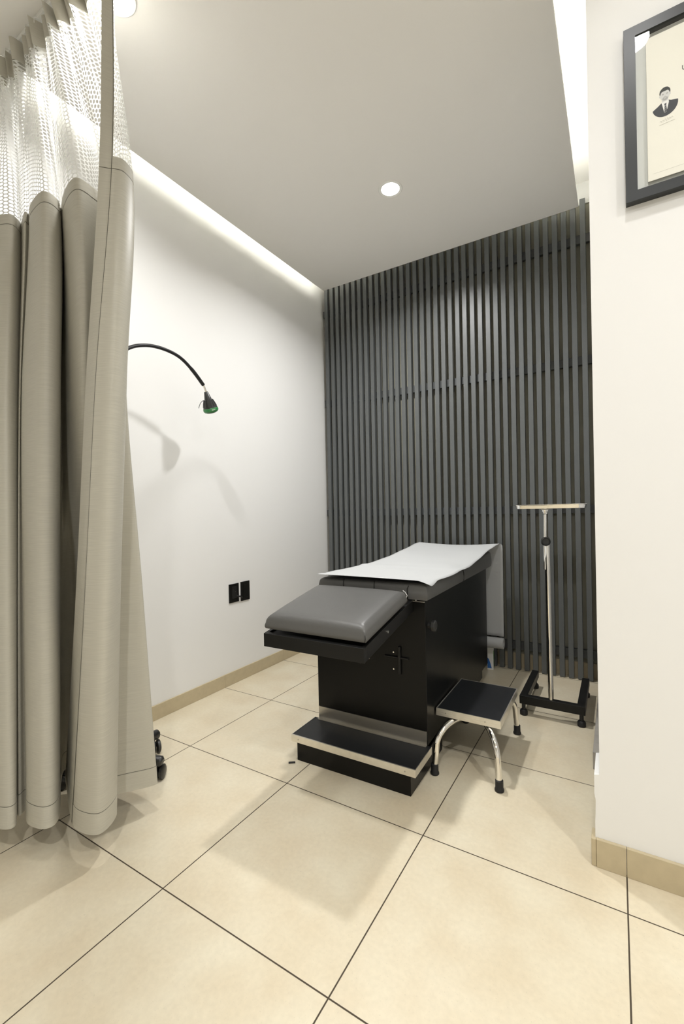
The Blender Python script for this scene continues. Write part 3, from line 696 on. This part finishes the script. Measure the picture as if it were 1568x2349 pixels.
# ------------------------------------------------------------ curtain
KEY = {
 2.97: None,
 2.3: [(-0.965, -0.039), (-0.87, -0.068), (-0.782, -0.038), (-0.825, 0.018), (-0.878, 0.032), (-0.726, -0.015), (-0.723, -0.002), (-0.647, -0.026), (-0.543, -0.032), (-0.559, 0.029), (-0.682, 0.094), (-0.516, 0.02), (-0.385, -0.006), (-0.38, 0.056), (-0.401, 0.125), (-0.342, 0.126), (-0.29, 0.112), (-0.247, 0.103), (-0.197, 0.086), (-0.173, 0.039), (-0.185, 0.014), (-0.196, 0.004), (-0.205, -0.007), (-0.215, -0.018)],
 1.6: [(-0.965, -0.097), (-0.811, -0.118), (-0.738, -0.085), (-0.769, -0.034), (-0.839, -0.006), (-0.718, -0.049), (-0.722, -0.04), (-0.66, -0.06), (-0.538, -0.056), (-0.548, 0.008), (-0.712, 0.095), (-0.553, 0.052), (-0.431, 0.033), (-0.446, 0.094), (-0.433, 0.149), (-0.383, 0.156), (-0.331, 0.13), (-0.305, 0.087), (-0.215, 0.06), (-0.189, -0.0), (-0.227, -0.03), (-0.243, -0.034), (-0.264, -0.035), (-0.291, -0.034)],
 0.9: [(-0.914, -0.149), (-0.737, -0.158), (-0.646, -0.138), (-0.671, -0.094), (-0.764, -0.057), (-0.677, -0.086), (-0.685, -0.067), (-0.623, -0.088), (-0.516, -0.081), (-0.529, -0.019), (-0.704, 0.073), (-0.763, 0.119), (-0.757, 0.158), (-0.645, 0.192), (-0.46, 0.199), (-0.379, 0.19), (-0.342, 0.178), (-0.392, 0.1), (-0.29, 0.069), (-0.226, -0.015), (-0.277, -0.052), (-0.308, -0.048), (-0.35, -0.038), (-0.402, -0.023)],
 0.1: [(-0.834, -0.198), (-0.641, -0.209), (-0.55, -0.194), (-0.546, -0.162), (-0.664, -0.118), (-0.585, -0.139), (-0.596, -0.111), (-0.512, -0.141), (-0.433, -0.123), (-0.455, -0.071), (-0.651, 0.031), (-0.741, 0.094), (-0.703, 0.152), (-0.6, 0.215), (-0.453, 0.235), (-0.362, 0.226), (-0.326, 0.207), (-0.405, 0.076), (-0.296, 0.038), (-0.253, -0.047), (-0.343, -0.073), (-0.454, -0.036), (-0.566, 0.013), (-0.678, 0.062)]}
NK = 24; SUB = 8
topx = [-0.955, -0.915, -0.875, -0.845, -0.82, -0.785, -0.755, -0.72, -0.68, -0.645, -0.61, -0.575, -0.535, -0.50, -0.46, -0.425, -0.39, -0.36, -0.33, -0.30, -0.275, -0.25, -0.225, -0.20]
KEY[2.97] = [(x, (0.012 if i % 2 else -0.020)) for i, x in enumerate(topx)]
KEY[2.97][18:] = [(-0.262, 0.018), (-0.228, 0.036), (-0.194, 0.032), (-0.196, 0.020), (-0.198, 0.008), (-0.200, -0.004)]
lv = sorted(KEY)                     # ascending heights
dens = {z: catmull([Vector((a, b, 0)) for a, b in KEY[z]], SUB) for z in lv}
NS = len(dens[0.1])
def cpos(i, z):
    ks = lv; P = [dens[k][i] for k in ks]
    j = 0
    while j < len(ks)-2 and z > ks[j+1]: j += 1
    a, b = ks[j], ks[j+1]; t = (z-a)/(b-a); h = b-a
    m0 = (P[j+1]-P[j-1])/(ks[j+1]-ks[j-1]) if j > 0 else (P[j+1]-P[j])/h
    m1 = (P[j+2]-P[j])/(ks[j+2]-ks[j]) if j < len(ks)-2 else (P[j+1]-P[j])/h
    q = P[j]*(2*t**3-3*t*t+1)+m0*h*(t**3-2*t*t+t)+P[j+1]*(-2*t**3+3*t*t)+m1*h*(t**3-t*t)
    # gathered header ripple fading out below the hooks
    f = max(0, (z-2.45)/0.5)**1.6
    q = q+Vector((0.004*math.sin(i*0.9+1), 0.021*math.sin(i*0.62), 0))*f*(1 if i < 150 else 0)
    q.x = max(q.x, XW+0.008)
    return Vector((q.x, q.y, z))
U = [0.0]*NS            # arc length from the free edge, measured at mid height
for i in range(NS-2, -1, -1): U[i] = U[i+1]+(cpos(i, 1.2)-cpos(i+1, 1.2)).length
iE = 20*SUB+2; uE = U[iE]
U = [0.034*(NS-1-i)/(NS-1-iE) if i >= iE else U[i]-uE+0.034 for i in range(NS)]
curt = thing('curtain', 'taupe privacy curtain with white net top, gathered against the left wall', 'curtain', (-0.55, 0, 0))
def strip(name, i0, i1, zs, material, parent=curt, thick=0.0012, off=0.0):
    bm = bmesh.new(); uvl = bm.loops.layers.uv.new('UVMap'); G_ = []
    for z in zs:
        row = []
        for i in range(i0, i1+1):
            p = cpos(i, z)
            if off:
                t_ = (cpos(min(i+1, NS-1), z)-cpos(max(i-1, 0), z)); nn = Vector((-t_.y, t_.x, 0)).normalized(); p = p+nn*off
            row.append(bm.verts.new(p-Vector((-0.55, 0, 0))))
        G_.append(row)
    for a in range(len(zs)-1):
        for i in range(i1-i0):
            f = bm.faces.new((G_[a][i], G_[a][i+1], G_[a+1][i+1], G_[a+1][i]))
            for lp, (ii, zz) in zip(f.loops, ((i, zs[a]), (i+1, zs[a]), (i+1, zs[a+1]), (i, zs[a+1]))): lp[uvl].uv = (U[i0+ii], zz)
    me = D.meshes.new(name); bm.to_mesh(me); bm.free(); me.materials.append(material)
    me.polygons.foreach_set('use_smooth', [True]*len(me.polygons))
    o = D.objects.new(name, me); COL.objects.link(o); o.parent = parent
    if thick:
        md = o.modifiers.new('solid', 'SOLIDIFY'); md.thickness = thick; md.offset = 0
        md = o.modifiers.new('split', 'EDGE_SPLIT'); md.split_angle = math.radians(50)
    return o
def rng(a, b, n): return [a+(b-a)*k/n for k in range(n+1)]
ZB = 0.105; ZS = 2.30; ZH = 2.885; ZT = 2.968

cl = strip('cloth_panel', 0, NS-1, rng(ZB, ZS, 60), M_cloth)
hb = strip('top_hem', 0, NS-1, rng(ZS-0.036, ZS+0.002, 2), M_cloth, cl, 0.0024)
hb = strip('bottom_hem', 0, NS-1, rng(ZB-0.0015, 0.170, 3), M_cloth, cl, 0.0024)
strip('net_panel', 0, iE, rng(ZS, ZH, 24), M_net, thick=0)
strip('header_band', 0, NS-1, rng(ZH, ZT, 4), M_cloth)
strip('side_hem', iE, NS-1, rng(ZS, ZH, 20), M_cloth, thick=0.002)
for i in range(3, NS-2, 13):
    bm = bmesh.new(); p = cpos(i, ZT)-Vector((-0.55, 0, 0))
    tube(bm, [p+Vector((0, 0, -0.012)), p+Vector((0, 0, 0.008)), Vector((p.x, 0.0, 2.985))], 0.0012, n=6); obj('hook', bm, M_whiteplastic, curt)
o = obj('curtain_track', B(XW+0.002, -0.12, -0.009, 0.009, 2.984, 3.0, bev=0.001, seg=1), M_whiteplastic)
tag(o, 'slim white curtain track fixed under the ceiling', 'curtain track')
